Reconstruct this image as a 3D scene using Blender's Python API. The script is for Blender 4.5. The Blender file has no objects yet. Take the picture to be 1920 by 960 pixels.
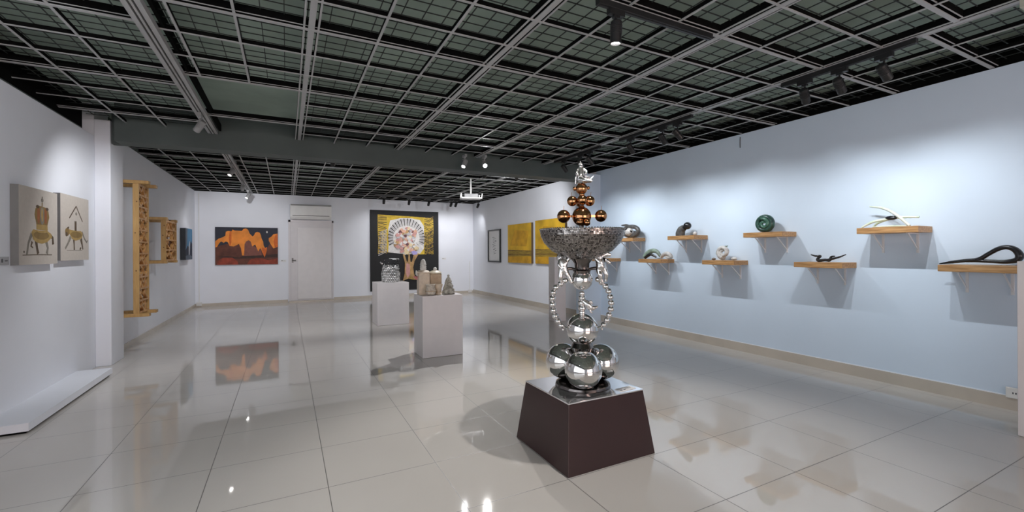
import bpy, bmesh, math, random
from mathutils import Vector, Matrix, Euler
from math import sin, cos, pi, radians as R
rnd = random.Random(7)
sc = bpy.context.scene
COL = sc.collection

# ------------------------------------------------------------------ materials
def new_mat(name):
    m = bpy.data.materials.new(name); m.use_nodes = True
    return m, m.node_tree, m.node_tree.nodes['Principled BSDF']
def lk(nt, a, b): nt.links.new(a, b)
def mat(name, col, rough=0.5, metal=0.0, var=0.0, scale=8.0, bump=0.0, stretch=(1, 1, 1), col2=None, spec=0.5, coat=0.0):
    m, nt, b = new_mat(name)
    b.inputs['Base Color'].default_value = (*col, 1); b.inputs['Roughness'].default_value = rough
    b.inputs['Metallic'].default_value = metal; b.inputs['Specular IOR Level'].default_value = spec
    b.inputs['Coat Weight'].default_value = coat
    if var or bump or col2:
        tc = nt.nodes.new('ShaderNodeTexCoord'); mp = nt.nodes.new('ShaderNodeMapping'); nz = nt.nodes.new('ShaderNodeTexNoise')
        mp.inputs['Scale'].default_value = stretch; nz.inputs['Scale'].default_value = scale; nz.inputs['Detail'].default_value = 5
        lk(nt, tc.outputs['Object'], mp.inputs['Vector']); lk(nt, mp.outputs[0], nz.inputs['Vector'])
        if var or col2:
            cr = nt.nodes.new('ShaderNodeValToRGB')
            lo = col2 if col2 else tuple(c * (1 - var) for c in col)
            hi = col if col2 else tuple(min(1, c * (1 + var)) for c in col)
            cr.color_ramp.elements[0].color = (*lo, 1); cr.color_ramp.elements[1].color = (*hi, 1)
            cr.color_ramp.elements[0].position = 0.35; cr.color_ramp.elements[1].position = 0.65
            lk(nt, nz.outputs['Fac'], cr.inputs[0]); lk(nt, cr.outputs[0], b.inputs['Base Color'])
        if bump:
            bp = nt.nodes.new('ShaderNodeBump'); bp.inputs['Strength'].default_value = bump; bp.inputs['Distance'].default_value = 0.01
            lk(nt, nz.outputs['Fac'], bp.inputs['Height']); lk(nt, bp.outputs[0], b.inputs['Normal'])
    return m
def emit(name, col, s):
    m, nt, b = new_mat(name)
    b.inputs['Base Color'].default_value = (*col, 1)
    b.inputs['Emission Color'].default_value = (*col, 1); b.inputs['Emission Strength'].default_value = s
    return m
def floor_mat():
    m, nt, b = new_mat('polished_tile')
    tc = nt.nodes.new('ShaderNodeTexCoord'); sp = nt.nodes.new('ShaderNodeSeparateXYZ'); lk(nt, tc.outputs['Object'], sp.inputs[0])
    def M(op, a, bb, c=None):
        n = nt.nodes.new('ShaderNodeMath'); n.operation = op
        for i, v in enumerate((a, bb, c)):
            if v is None: continue
            if isinstance(v, (int, float)): n.inputs[i].default_value = v
            else: lk(nt, v, n.inputs[i])
        return n.outputs[0]
    def line(sock, off, per):
        t = M('DIVIDE', M('SUBTRACT', sock, off), per)
        d = M('ABSOLUTE', M('SUBTRACT', t, M('ROUND', t, 0)), 0)
        return M('LESS_THAN', M('MULTIPLY', d, per), 0.0022)
    lx = line(sp.outputs[0], 0.195, 0.6); ly = line(sp.outputs[1], 0.96, 0.54)
    g = M('MAXIMUM', lx, ly)
    nz = nt.nodes.new('ShaderNodeTexNoise'); nz.inputs['Scale'].default_value = 1.3; nz.inputs['Detail'].default_value = 6
    lk(nt, tc.outputs['Object'], nz.inputs['Vector'])
    cr = nt.nodes.new('ShaderNodeValToRGB'); cr.color_ramp.elements[0].color = (.57, .535, .495, 1); cr.color_ramp.elements[1].color = (.65, .615, .58, 1)
    lk(nt, nz.outputs['Fac'], cr.inputs[0])
    mx = nt.nodes.new('ShaderNodeMixRGB'); lk(nt, g, mx.inputs[0]); lk(nt, cr.outputs[0], mx.inputs[1]); mx.inputs[2].default_value = (.17, .16, .15, 1)
    lk(nt, mx.outputs[0], b.inputs['Base Color'])
    b.inputs['Roughness'].default_value = 0.035; b.inputs['IOR'].default_value = 1.62
    rr = M('ADD', M('MULTIPLY', g, 0.4), 0.035); lk(nt, rr, b.inputs['Roughness'])
    return m
def wood_mat(name, c1, c2, axis=(1, 1, 12)):
    return mat(name, c1, 0.45, col2=c2, scale=4, stretch=axis, bump=0.05)

M_WALL = mat('white_paint', (.78, .80, .855), 0.6, var=0.015, scale=2)
M_WALLR = mat('pale_blue_wall', (.60, .70, .82), 0.6, var=0.015, scale=2)  # bluer base colour for the near right wall and pilaster
M_FLOOR = floor_mat()
M_SLAB = mat('green_slab_paint', (.30, .375, .315), 0.8, var=0.14, scale=1.6)
M_BEAM = mat('green_beam_paint', (.075, .092, .088), 0.6, var=0.1, scale=2)
M_BLACK = mat('black_paint_and_void', (.004, .004, .004), 0.9, var=0.2, spec=.05)
M_BAR = mat('grey_bar_metal', (.36, .36, .36), 0.45, var=0.05, scale=3)
M_WIRE = mat('dark_wire', (.016, .02, .018), 0.6, var=0.2)
M_SKIRT = mat('beige_tile_skirting', (.50, .45, .385), 0.25, var=0.06, scale=3)
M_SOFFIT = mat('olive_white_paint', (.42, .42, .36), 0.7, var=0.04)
M_PED = mat('pedestal_white', (.74, .70, .70), 0.45, var=0.02)
M_BLK = mat('lamp_black', (.012, .012, .013), 0.4, var=0.2)
M_GREYL = mat('lamp_grey', (.28, .28, .28), 0.4, var=0.1)
M_LENS = emit('lamp_glow', (1, .97, .94), 22)
M_LENSHI = emit('lamp_glow_strong', (1, .97, .95), 300)
M_CHROME = mat('chrome', (.72, .71, .70), 0.035, 1.0, var=0.02)
M_CHROME2 = mat('cast_silver', (.68, .67, .66), 0.16, 1.0, var=0.15, scale=60, bump=0.3)
M_DARKST = mat('dark_steel', (.16, .145, .14), 0.12, 1.0, var=0.1)
M_BRONZE = mat('bronze_mirror', (.50, .25, .115), 0.09, 1.0, var=0.08)
M_MOSAIC = mat('mirror_mosaic', (.40, .37, .35), 0.30, 1.0, var=0.4, scale=70)
M_PLINTH = mat('maroon_lacquer', (.027, .0085, .0085), 0.33, var=0.06, scale=3)
M_PLATE = mat('polished_plate', (.80, .79, .80), 0.05, 0.85, var=0.02)
M_WOOD = wood_mat('shelf_oak', (.52, .30, .13), (.33, .17, .065), (14, 1.5, 14))
M_PINE = wood_mat('pine', (.52, .325, .12), (.43, .25, .085), (10, 10, 1.2))
M_CARVE = wood_mat('carved_pine', (.64, .37, .145), (.42, .20, .065), (5, 5, 3))
M_BRACK = mat('white_bracket', (.72, .72, .74), 0.35, var=0.03)
M_CANVAS = mat('cream_canvas', (.52, .47, .42), 0.75, var=0.03, scale=30)
M_CSIDE = mat('grey_canvas_edge', (.20, .195, .19), 0.8, var=0.05)
M_CARD = mat('white_card', (.75, .75, .75), 0.6, var=0.02)
M_INK = mat('grey_ink', (.12, .12, .13), 0.7, var=0.1)
M_PLAST = mat('white_plastic', (.74, .74, .72), 0.4, var=0.02)
M_DOOR = mat('door_paint', (.66, .63, .64), 0.5, var=0.02)
M_DOORP = mat('door_panel_paint', (.73, .70, .70), 0.5, var=0.02)

# ------------------------------------------------------------------ mesh builder
class MB:
    def __init__(s): s.v = []; s.f = []; s.m = []
    def add(s, vs, fs, mi=0):
        o = len(s.v); s.v += [tuple(v) for v in vs]
        for f in fs: s.f.append(tuple(i + o for i in f)); s.m.append(mi)
        return s
    def box(s, x0, x1, y0, y1, z0, z1, mi=0, M=None):
        vs = [Vector((x, y, z)) for z in (z0, z1) for y in (y0, y1) for x in (x0, x1)]
        if M: vs = [M @ v for v in vs]
        return s.add(vs, [(0, 2, 3, 1), (4, 5, 7, 6), (0, 1, 5, 4), (2, 6, 7, 3), (0, 4, 6, 2), (1, 3, 7, 5)], mi)
    def bar(s, a, b, w, h=None, mi=0):
        a, b = Vector(a), Vector(b); h = h or w
        d = (b - a).normalized(); up = Vector((0, 0, 1)) if abs(d.z) < .95 else Vector((0, 1, 0))
        r = d.cross(up).normalized() * w / 2; u = r.cross(d).normalized() * h / 2
        vs = [p + q for p in (a, b) for q in (-r - u, r - u, r + u, -r + u)]
        return s.add(vs, [(0, 1, 2, 3), (7, 6, 5, 4), (0, 4, 5, 1), (1, 5, 6, 2), (2, 6, 7, 3), (3, 7, 4, 0)], mi)
    def tube(s, pts, rad, n=12, mi=0, smooth=6, flat=1.0):
        pts = [Vector(p) for p in pts]; k = len(pts)
        rs = list(rad) if hasattr(rad, '__len__') else [rad] * k
        if smooth and k > 2:
            P, Q = [], []
            for i in range(k - 1):
                p0, p1, p2, p3 = pts[max(i - 1, 0)], pts[i], pts[i + 1], pts[min(i + 2, k - 1)]
                for j in range(smooth):
                    t = j / smooth
                    P.append(0.5 * ((2 * p1) + (p2 - p0) * t + (2 * p0 - 5 * p1 + 4 * p2 - p3) * t * t + (-p0 + 3 * p1 - 3 * p2 + p3) * t ** 3))
                    Q.append(rs[i] * (1 - t) + rs[i + 1] * t)
            P.append(pts[-1]); Q.append(rs[-1]); pts, rs = P, Q
        T = [(pts[min(i + 1, len(pts) - 1)] - pts[max(i - 1, 0)]).normalized() for i in range(len(pts))]
        a = Vector((0, 0, 1)) if abs(T[0].z) < .9 else Vector((1, 0, 0))
        nrm = T[0].cross(a).normalized(); rings = []
        for i, p in enumerate(pts):
            nrm = (nrm - T[i] * nrm.dot(T[i])).normalized(); bi = T[i].cross(nrm)
            rings.append([p + (nrm * cos(2 * pi * j / n) * flat + bi * sin(2 * pi * j / n)) * rs[i] for j in range(n)])
        vs = [v for r in rings for v in r]; fs = []
        for i in range(len(rings) - 1):
            for j in range(n):
                fs.append((i * n + j, i * n + (j + 1) % n, (i + 1) * n + (j + 1) % n, (i + 1) * n + j))
        fs += [tuple(range(n - 1, -1, -1)), tuple(range((len(rings) - 1) * n, len(rings) * n))]
        return s.add(vs, fs, mi)
    def cyl(s, a, b, r, r2=None, n=20, mi=0): return s.tube([a, b], [r, r if r2 is None else r2], n, mi, 0)
    def sph(s, c, r, n=28, mi=0, sc=(1, 1, 1)):
        c = Vector(c); h = n // 2; vs = [c + Vector((0, 0, -r * sc[2]))]
        for i in range(1, h):
            t = -pi / 2 + pi * i / h
            for j in range(n): vs.append(c + Vector((r * cos(t) * cos(2 * pi * j / n) * sc[0], r * cos(t) * sin(2 * pi * j / n) * sc[1], r * sin(t) * sc[2])))
        vs.append(c + Vector((0, 0, r * sc[2]))); fs = []; L = len(vs) - 1
        for j in range(n):
            fs.append((0, 1 + (j + 1) % n, 1 + j)); fs.append((L, 1 + (h - 2) * n + j, 1 + (h - 2) * n + (j + 1) % n))
            for i in range(h - 2):
                a = 1 + i * n; fs.append((a + j, a + (j + 1) % n, a + n + (j + 1) % n, a + n + j))
        return s.add(vs, fs, mi)
    def lathe(s, prof, c=(0, 0, 0), n=48, mi=0, close=False):
        c = Vector(c); k = len(prof); vs = []
        for r, z in prof:
            for j in range(n): vs.append(c + Vector((r * cos(2 * pi * j / n), r * sin(2 * pi * j / n), z)))
        fs = [(i * n + j, i * n + (j + 1) % n, (i + 1) * n + (j + 1) % n, (i + 1) * n + j) for i in range(k - 1) for j in range(n)]
        if not close: fs += [tuple(range(n - 1, -1, -1)), tuple(range((k - 1) * n, k * n))]
        return s.add(vs, fs, mi)
    def poly(s, pts3, mi=0): return s.add(pts3, [tuple(range(len(pts3)))], mi)
    def prism(s, poly, fn, t0, t1, mi=0):
        n = len(poly); vs = [fn(u, v, t0) for u, v in poly] + [fn(u, v, t1) for u, v in poly]
        return s.add(vs, [tuple(range(n - 1, -1, -1)), tuple(range(n, 2 * n))] + [(i, (i + 1) % n, n + (i + 1) % n, n + i) for i in range(n)], mi)

def obj(name, mb, mats, parent=None, smooth=False, loc=None, bevel=0, label=None):
    me = bpy.data.meshes.new(name); me.from_pydata(mb.v, [], mb.f)
    mats = mats if isinstance(mats, (list, tuple)) else [mats]
    for m in mats: me.materials.append(m)
    if len(mats) > 1: me.polygons.foreach_set('material_index', mb.m)
    bm = bmesh.new(); bm.from_mesh(me)
    big = [f for f in bm.faces if len(f.verts) > 4 and not smooth]
    if big: bmesh.ops.triangulate(bm, faces=big, ngon_method='EAR_CLIP')
    if not getattr(mb, 'keep', False): bmesh.ops.recalc_face_normals(bm, faces=bm.faces)
    bm.to_mesh(me); bm.free()
    if smooth:
        me.polygons.foreach_set('use_smooth', [True] * len(me.polygons)); me.set_sharp_from_angle(angle=R(38))
    o = bpy.data.objects.new(name, me); COL.objects.link(o)
    if parent: o.parent = parent
    if loc: o.location = loc
    if bevel:
        b = o.modifiers.new('edge', 'BEVEL'); b.width = bevel; b.segments = 2; b.limit_method = 'ANGLE'
    if label: o['label'] = label
    return o
def thing(name, label, cat, loc=(0, 0, 0), rz=0, group=None):
    o = bpy.data.objects.new(name, None); COL.objects.link(o); o.location = loc; o.rotation_euler = (0, 0, rz); o.empty_display_size = .05
    o['label'] = label; o['category'] = cat
    if group: o['group'] = group
    return o
def tag(o, label, cat, group=None):
    o['label'] = label; o['category'] = cat
    if group: o['group'] = group
    return o
def struct(name, mb, m, parent=None, **k):
    o = obj(name, mb, m, parent, **k)
    if not parent: o['kind'] = 'structure'
    return o

# ------------------------------------------------------------------ room
XL, XR, YF, YB, ZG, ZS = -1.92, 5.10, 12.544, -5.0, 2.74, 2.96
struct('floor', MB().box(XL - .3, XR + .2, YB - .2, YF + .2, -.1, 0), M_FLOOR)
struct('ceiling', MB().box(XL - .3, XR + .2, YB - .2, YF + .2, ZS, ZS + .1), M_SLAB)
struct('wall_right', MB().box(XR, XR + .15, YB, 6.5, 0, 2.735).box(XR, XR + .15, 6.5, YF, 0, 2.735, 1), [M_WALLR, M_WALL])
struct('trim_1', MB().box(XR + .03, XR + .15, YB, YF, 2.735, ZS), M_BLACK)
struct('wall_far', MB().box(XL - .15, XR + .15, YF, YF + .15, 0, 2.735), M_WALL)
struct('trim_2', MB().box(XL, XR, YF + .03, YF + .15, 2.735, ZS), M_BLACK)
struct('wall_left', MB().box(XL - .15, XL, 2.6, 6.52, 0, 2.60).box(XL - .15, XL, YB, -4.2, 0, 2.60).box(XL - .15, XL, -4.2, 2.6, 0, .25).box(XL - .15, XL, -4.2, 2.6, 2.35, 2.60).box(XL - .15, XL, 6.95, YF, 0, 2.735).box(XL - .15, XL, 6.52, 6.95, 0, ZS), M_WALL)
struct('trim_3', MB().box(XL - .2, XL - .10, YB, 6.52, 2.60, 2.68).box(XL - .2, XL - .10, YB, 6.52, 2.68, ZS, 1).box(XL - .15, XL - .03, 6.95, YF, 2.735, ZS), [M_BEAM, M_BLACK])  # black upper part paints the darkness of the recess above the wall
struct('trim_4', MB().box(XL, -1.78, 6.52, 6.95, 0, 2.79), M_WALL, bevel=.006)            # left column
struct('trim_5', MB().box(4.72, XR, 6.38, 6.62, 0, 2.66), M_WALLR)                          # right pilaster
struct('trim_6', MB().box(-1.70, 4.72, 6.35, 6.62, 2.53, ZS).box(-1.775, -1.70, 6.54, 6.62, 2.53, ZS), M_BEAM)                      # beam across the room
bw = MB().box(XL, .2, YB - .15, YB, 0, ZS).box(4.0, XR, YB - .15, YB, 0, ZS).box(.2, 4.0, YB - .15, YB, 2.35, ZS).box(.2, 4.0, YB - .15, YB, 0, .25)
struct('wall_back', bw, M_WALL)
wf = MB()
for x in (.2, .95, 1.7, 2.45, 3.2, 3.96): wf.box(x, x + .04, YB - .06, YB - .01, .25, 2.35)
for z in (.25, .95, 1.65, 2.31): wf.box(.2, 4.0, YB - .06, YB - .01, z, z + .04)
win = struct('window_1', wf, M_DOOR)
obj('pane', MB().box(.2, 4.0, YB - .10, YB - .07, .25, 2.35), emit('lit_window', (1, .80, .74), 4.6), win)
fill_wf = MB()
for y in (-4.2, -2.85, -1.5, -.15, 1.2, 2.56): fill_wf.box(XL - .08, XL - .02, y, y + .04, .25, 2.35)
for z in (.25, 1.4, 2.31): fill_wf.box(XL - .08, XL - .02, -4.2, 2.6, z, z + .04)
fill_win = struct('added_window_2', fill_wf, M_DOOR)  # unseen window added as cool fill for the right wall and floor
obj('pane', MB().box(XL - .13, XL - .09, -4.2, 2.6, .25, 2.35), emit('added_fill_glow_cool', (.88, .94, 1), 1.3), fill_win)
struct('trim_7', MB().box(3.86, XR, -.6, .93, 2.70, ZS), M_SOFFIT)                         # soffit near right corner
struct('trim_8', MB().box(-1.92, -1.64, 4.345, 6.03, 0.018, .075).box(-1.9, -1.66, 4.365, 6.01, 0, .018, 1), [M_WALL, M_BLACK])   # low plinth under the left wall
# skirtings
struct('baseboard_right', MB().box(XR - .012, XR, YB, YF, 0, .105), M_SKIRT)
struct('baseboard_far', MB().box(XL, .02, YF - .012, YF, 0, .075).box(1.11, XR, YF - .012, YF, 0, .075), M_SKIRT)
struct('baseboard_left', MB().box(XL, XL + .012, 6.95, YF, 0, .075), M_SKIRT)
struct('trim_9', MB().box(.03, 1.10, YF - .14, YF, 0, .035), M_SKIRT)                       # door sill
struct('trim_10', MB().box(XR - .006, XR, YB, YF, .105, .113), M_WALL)

# ------------------------------------------------------------------ ceiling grid
YT = [-4.6, -3.4, -2.2, -1.0, .2, 1.38, 2.02, 3.17, 4.41, 5.61]
tn = [10]
def trim(mb, mats=(M_BAR, M_BLACK)):
    tn[0] += 1; return struct('trim_%d' % tn[0], mb, list(mats))
def yspan(X):
    spans = [(-4.9, 6.35), (6.62, YF)]
    if X > 3.86: spans[0] = (.93, 6.35)
    return spans
HOLE = (-.80, .15, 4.41, 5.61)
def thick_y(X, w=.043):
    mb = MB()
    for a, b in yspan(X):
        mb.box(X - .019, X + .019, a, b, ZG, ZG + .006).box(X - .012, X + .012, a, b, ZG + .006, ZG + .055, 1)
        for s in (-1, 1):
            mb.box(X + s * w - .006, X + s * w + .006, a, b, ZG + .004, ZG + .009).box(X + s * w - .005, X + s * w + .005, a, b, ZG + .009, ZG + .055, 1)
    trim(mb)
def thin_y(X, skip=None):
    mb = MB()
    for a, b in yspan(X):
        segs = [(a, b)]
        if skip and a < skip[0] < b: segs = [(a, skip[0]), (skip[1], b)] if skip[1] < b else [(a, skip[0])]
        for p, q in segs: mb.box(X - .008, X + .008, p, q, ZG, ZG + .005).box(X - .006, X + .006, p, q, ZG + .005, ZG + .034, 1)
    trim(mb)
for X in (.15, 1.42, 2.65, 3.88): thick_y(X)
for X in (-1.6, -1.24, .572, .99, 1.83, 2.24, 3.06, 3.47, 4.29, 4.70): thin_y(X)
for X in (-.63, -.28): thin_y(X, (4.41, 6.35))
def xbar(Y, x0, x1, thick):
    mb = MB(); z = ZG - .001
    if thick:
        mb.box(x0, x1, Y - .014, Y + .014, z, z + .006).box(x0, x1, Y - .036, Y - .030, z + .01, z + .014).box(x0, x1, Y - .010, Y + .010, z + .006, z + .06, 1).box(x0, x1, Y - .036, Y - .030, z + .014, z + .06, 1)
    else:
        mb.box(x0, x1, Y - .008, Y + .008, z, z + .005).box(x0, x1, Y - .006, Y + .006, z + .005, z + .034, 1)
    trim(mb)
for k in range(len(YT) - 1):
    a, b = YT[k], YT[k + 1]
    x1 = XR if a > .93 else 3.85
    if a == 1.38: xbar(1.60, -.75, 3.85, False); xbar(1.38, 3.9, XR, True); xbar(1.20, -.75, 3.85, True)
    if a == 1.38: continue
    if a == .2: xbar(.2, -.75, x1, True); xbar(.8, -.75, 3.85, False); continue
    xbar(a, -.78, x1, True) if a != 4.41 else xbar(a, -.78, XR, True)
    for j in (1, 2):
        Y = a + (b - a) * j / 3
        xbar(Y, (.17 if a >= 4.41 else -.78), x1, False)
xbar(5.61, -.78, XR, True); xbar(6.0, .17, XR, False)
for Y, t in ((-3.6, 1), (-2.4, 1), (-1.2, 1), (0, 1), (1.2, 1), (2.36, 1), (2.75, 0), (3.14, 0), (3.53, 1), (3.95, 0), (4.34, 0), (4.72, 1), (5.12, 0), (5.52, 0), (5.95, 1)):
    xbar(Y, XL - .1, -.82, bool(t))
yy = 7.0; k = 0
while yy < 12.4:
    xbar(yy, XL, XR, k % 3 == 0); yy += .405; k += 1
wm = MB(); s = .0028; zw = ZG + .045
def wire_x(Y, x0, x1): wm.box(x0, x1, Y - s, Y + s, zw, zw + .005)
def wire_y(X, y0, y1): wm.box(X - s, X + s, y0, y1, zw + .005, zw + .010)
y = -4.9
while y < YF - .02:
    if not 6.3 < y < 6.65:
        if HOLE[2] < y < 6.35: wire_x(y, XL, HOLE[0]); wire_x(y, HOLE[1], XR)
        else: wire_x(y, XL, XR)
    y += .1
x = XL + .05
while x < XR:
    if HOLE[0] < x < HOLE[1]: wire_y(x, -4.9, HOLE[2])
    else: wire_y(x, -4.9, 6.35)
    wire_y(x, 6.62, YF); x += .133
trim(wm, (M_WIRE,))

# ------------------------------------------------------------------ track lights
def track(name_label, x0, x1, y0, y1, z=2.70, m=M_BLK, h=.036, w=.036):
    mb = MB()
    if x1 - x0 < .01: mb.box(x0 - w / 2, x0 + w / 2, y0, y1, z, z + h).box(x0 - w * .18, x0 + w * .18, y0 + .01, y1 - .01, z - .004, z)
    else: mb.box(x0, x1, y0 - w / 2, y0 + w / 2, z, z + h).box(x0 + .01, x1 - .01, y0 - w * .18, y0 + w * .18, z - .004, z)
    tag(obj('light_track', mb, m, bevel=.002), name_label, 'light track')
track('black lighting track by the right wall, nearest of its three', 3.88, 3.88, 1.41, 2.34)
track('black lighting track by the right wall, middle of its three', 3.88, 3.88, 3.30, 4.45)
track('black lighting track by the right wall, farthest of its three, above the beam', 3.88, 3.88, 4.85, 6.02)
track('black lighting track running crosswise above the chrome sculpture', 1.60, 2.56, 2.02, 2.02)
track('black lighting track across the ceiling before the tree painting', 2.0, 4.95, 11.5, 11.5)
def rail(label, y0, y1):
    mb = MB().box(-.835, -.805, y0, y1, ZG - .03, ZG + .01).box(-.765, -.735, y0, y1, ZG - .03, ZG + .01).box(-.808, -.762, y0, y1, ZG - .008, ZG + .008, 1).box(-.792, -.778, y0, y1, ZG - .03, ZG - .008)
    mb.box(-.72, -.70, y0, y1, ZG + .01, ZG + .09, 1)
    tag(obj('light_track', mb, [M_BAR, M_BLACK]), label, 'light track')
rail('long grey double-rail lighting track on the left, nearer than the beam', .3, 6.34)
rail('long grey double-rail lighting track on the left, beyond the beam', 6.64, 12.4)
proto = {}
def lamp_meshes():
    a = MB().box(-.055, .055, -.017, .017, -.02, .016).box(-.02, .02, -.013, .013, -.034, -.02)
    st = MB().cyl((0, 0, -.034), (0, 0, -.075), .007, n=10).bar((-.030, 0, -.078), (.030, 0, -.078), .012, .006)
    yk = MB()
    body = MB().lathe([(.006, .062), (.026, .062), (.033, .054), (.033, -.066), (.029, -.070), (.027, -.058), (.004, -.056)], n=24)
    for i in range(5): body.lathe([(.0335, .036 - i * .011), (.0355, .034 - i * .011), (.0355, .031 - i * .011), (.0335, .029 - i * .011)], n=24, close=True)
    lens = MB().lathe([(.0005, -.0595), (.026, -.0595), (.026, -.0575), (.0005, -.0575)], n=20)
    return a, st, body, lens
LA, LS, LBD, LN = lamp_meshes()
def lamp(label, x, y, aim, power, z=2.70, zl=2.60, group=None, col=(.96, .97, 1), ang=80, size=.018, along='y', m=M_BLK, hi=False, blend=.7, cone=True):
    t = thing('track_spotlight', label, 'spotlight', (x, y, z), 0, group)
    ad = obj('adapter', LA, m, t); 
    if along == 'y': ad.rotation_euler.z = pi / 2
    ad.location.z = -.016
    obj('stem', LS, m, t, smooth=True)
    p = Vector((0, 0, -.128)); w = Vector((x, y, z)) + p
    d = (Vector(aim) - w).normalized()
    b = obj('lamp_body', LBD, m, t, smooth=True); b.location = p
    q = d.to_track_quat('-Z', 'Y'); b.rotation_mode = 'QUATERNION'; b.rotation_quaternion = q
    b.scale = (1, 1, 1)
    if power > 0:
        ln = obj('lens', LN, M_LENSHI if hi else M_LENS, b)
        L = bpy.data.lights.new('spot_beam', 'SPOT'); L.energy = power; L.color = col; L.spot_size = R(ang); L.spot_blend = blend; L.shadow_soft_size = size
        lo = bpy.data.objects.new('spot_beam', L); COL.objects.link(lo); lo.location = w + d * .085; lo.rotation_mode = 'QUATERNION'; lo.rotation_quaternion = q
    return t
PE = 29
COOL = (.93, .97, 1.0)
E = [(1.60, 'nearest spotlight of three on the nearest track by the right wall', 1.45), (1.89, 'middle spotlight of three on the nearest track by the right wall', 1.95), (2.15, 'farthest spotlight of three on the nearest track by the right wall', 2.5),
     (3.50, 'nearest spotlight of three on the middle track by the right wall', 3.2), (3.72, 'middle spotlight of three on the middle track by the right wall', 3.85), (4.25, 'farthest spotlight of three on the middle track by the right wall', 4.3),
     (5.09, 'nearest spotlight of three on the track close to the beam, right side', 5.0), (5.31, 'middle spotlight of three on the track close to the beam, right side', 5.4), (5.74, 'farthest spotlight of three on the track close to the beam, right side', 5.9)]
for y, lab, ty in E: lamp(lab, 3.88, y, (5.10, ty, 1.38), PE, col=COOL, ang=76, blend=.95, size=.009)
lamp('black spotlight hanging over the chrome sculpture, pointing down', 1.737, 2.02, (1.76, 2.2, .4), 55, col=(1, .96, .92), ang=92, along='x', size=.012, blend=.5)
lamp('glaring spotlight at the middle of the ceiling just before the beam', 2.65, 6.05, (1.85, 2.7, .5), 125, z=2.715, col=(1, .97, .95), ang=60, hi=True, size=.02, m=M_GREYL)
lamp('small spotlight left of the glaring one before the beam', 2.36, 6.12, (1.2, 5.3, .5), 100, z=2.715, ang=84, size=.008, m=M_GREYL, blend=.8)
for x, aim, p, lab in ((3.6, (5.1, 9.6, 1.3), 80, 'right'), (3.0, (3.2, 9.8, .2), 80, 'middle'), (.6, (.6, 9.8, .2), 90, 'left')): lamp('added black fill spotlight unseen behind the beam, %s of three' % lab, x, 6.82, aim, p, z=2.715, ang=110, size=.02, blend=.8, along='x')  # lamps added out of sight to brighten the far room
D = [(.9, 'added unseen black spotlight on the left double-rail track, fills the floor', (.0, 4.1, 0), 22), (2.75, 'black spotlight at the near end of the left double-rail track', (-1.9, 4.5, 1.5), 26), (5.45, 'black spotlight with lit face on the left track just before the beam', (-1.92, 6.3, 1.1), 42),  # first lamp is added out of view to brighten the floor
     (8.35, 'grey spotlight on the left track just beyond the beam, nearest of three', (-1.75, 7.5, .6), 12), (10.3, 'grey spotlight on the left track beyond the beam, middle of three', (-1.0, 12.5, 1.4), 40),
     (11.7, 'grey spotlight on the left track beyond the beam, farthest of three', (-1.7, 11.0, .8), 12)]
for i, (y, lab, aim, p) in enumerate(D): lamp(lab, -.785, y, aim, p, z=2.705, ang=100, m=M_GREYL if i > 1 else M_BLK, size=.02, blend=.8)
F = [(2.22, 'leftmost', 12), (2.87, 'second from left', 12), (3.40, 'third from left', 12), (4.03, 'fourth from left', 10), (4.17, 'second from right', 10), (4.83, 'rightmost', 16)]
for x, lab, p in F: lamp('small black spotlight before the tree painting, %s of six' % lab, x, 11.5, (x * .9 + .3, 12.54, 1.25), p, along='x', ang=110, size=.02, blend=.8)

# ------------------------------------------------------------------ shelves on the right wall
def bracket(y):
    mb = MB().box(-.012, -.001, y - .009, y + .009, -.235, -.055).box(-.205, -.001, y - .009, y + .009, -.064, -.0551)
    mb.bar((-.19, y, -.062), (-.008, y, -.205), .008, .010); return mb
SH = []
low = ['under the big black loop, nearest the tall pedestal', None, 'under the black antler-like sculpture', None, 'under the white spiral sculpture', None, 'under the grey-green arches', None, 'mostly behind the chrome sculpture, at the low left']
hig = [None, 'under the pale green stems', None, 'under the green ring', None, 'under the dark hunched figure', None, 'under the dark eye-shaped sculpture', None]
shelf_me = None
for k in range(9):
    y0 = 1.172 + .5835 * k; top = 1.145 if k % 2 == 0 else 1.478
    lab = 'oak wall shelf on white brackets ' + (low[k] or hig[k])
    t = thing('wall_shelf', lab, 'shelf', (XR, y0, top), 0, 'oak shelves on the right wall')
    if k == 0:
        board = obj('board', MB().box(-.27, -.0005, 0, .46, -.055, 0), M_WOOD, t, bevel=.003); br = [obj('bracket', bracket(yy), M_BRACK, t) for yy in (.10, .36)]
        shelf_me = [board, *br]
    else:
        for o in shelf_me:
            c = o.copy(); COL.objects.link(c); c.parent = t
    SH.append((y0, top))
    # one real board plus two brackets per shelf
def sink(mb, top):
    dz = top - min(v[2] for v in mb.v); mb.v = [(a, b, c + dz) for a, b, c in mb.v]; return mb
def at0(mb, c): mb.v = [(a - c[0], b - c[1], d - c[2]) for a, b, d in mb.v]; return mb
XS = 4.965
def yz(l, x=XS): return [(x, a, b) for a, b in l]
M_JET = mat('black_stone', (.012, .012, .014), 0.25, var=0.3)
M_DGREEN = mat('green_stone', (.035, .10, .075), 0.28, col2=(.012, .035, .03), scale=18)
M_PALE = mat('pale_green_glaze', (.50, .60, .44), 0.3, col2=(.66, .68, .62), scale=12)
M_MARB = mat('white_marble', (.62, .61, .59), 0.35, col2=(.36, .35, .34), scale=20)
M_GSTONE = mat('grey_green_stone', (.26, .36, .28), 0.4, col2=(.14, .17, .15), scale=16)
M_DSTONE = mat('dark_grey_stone', (.045, .045, .045), 0.4, col2=(.10, .095, .09), scale=22)
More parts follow.
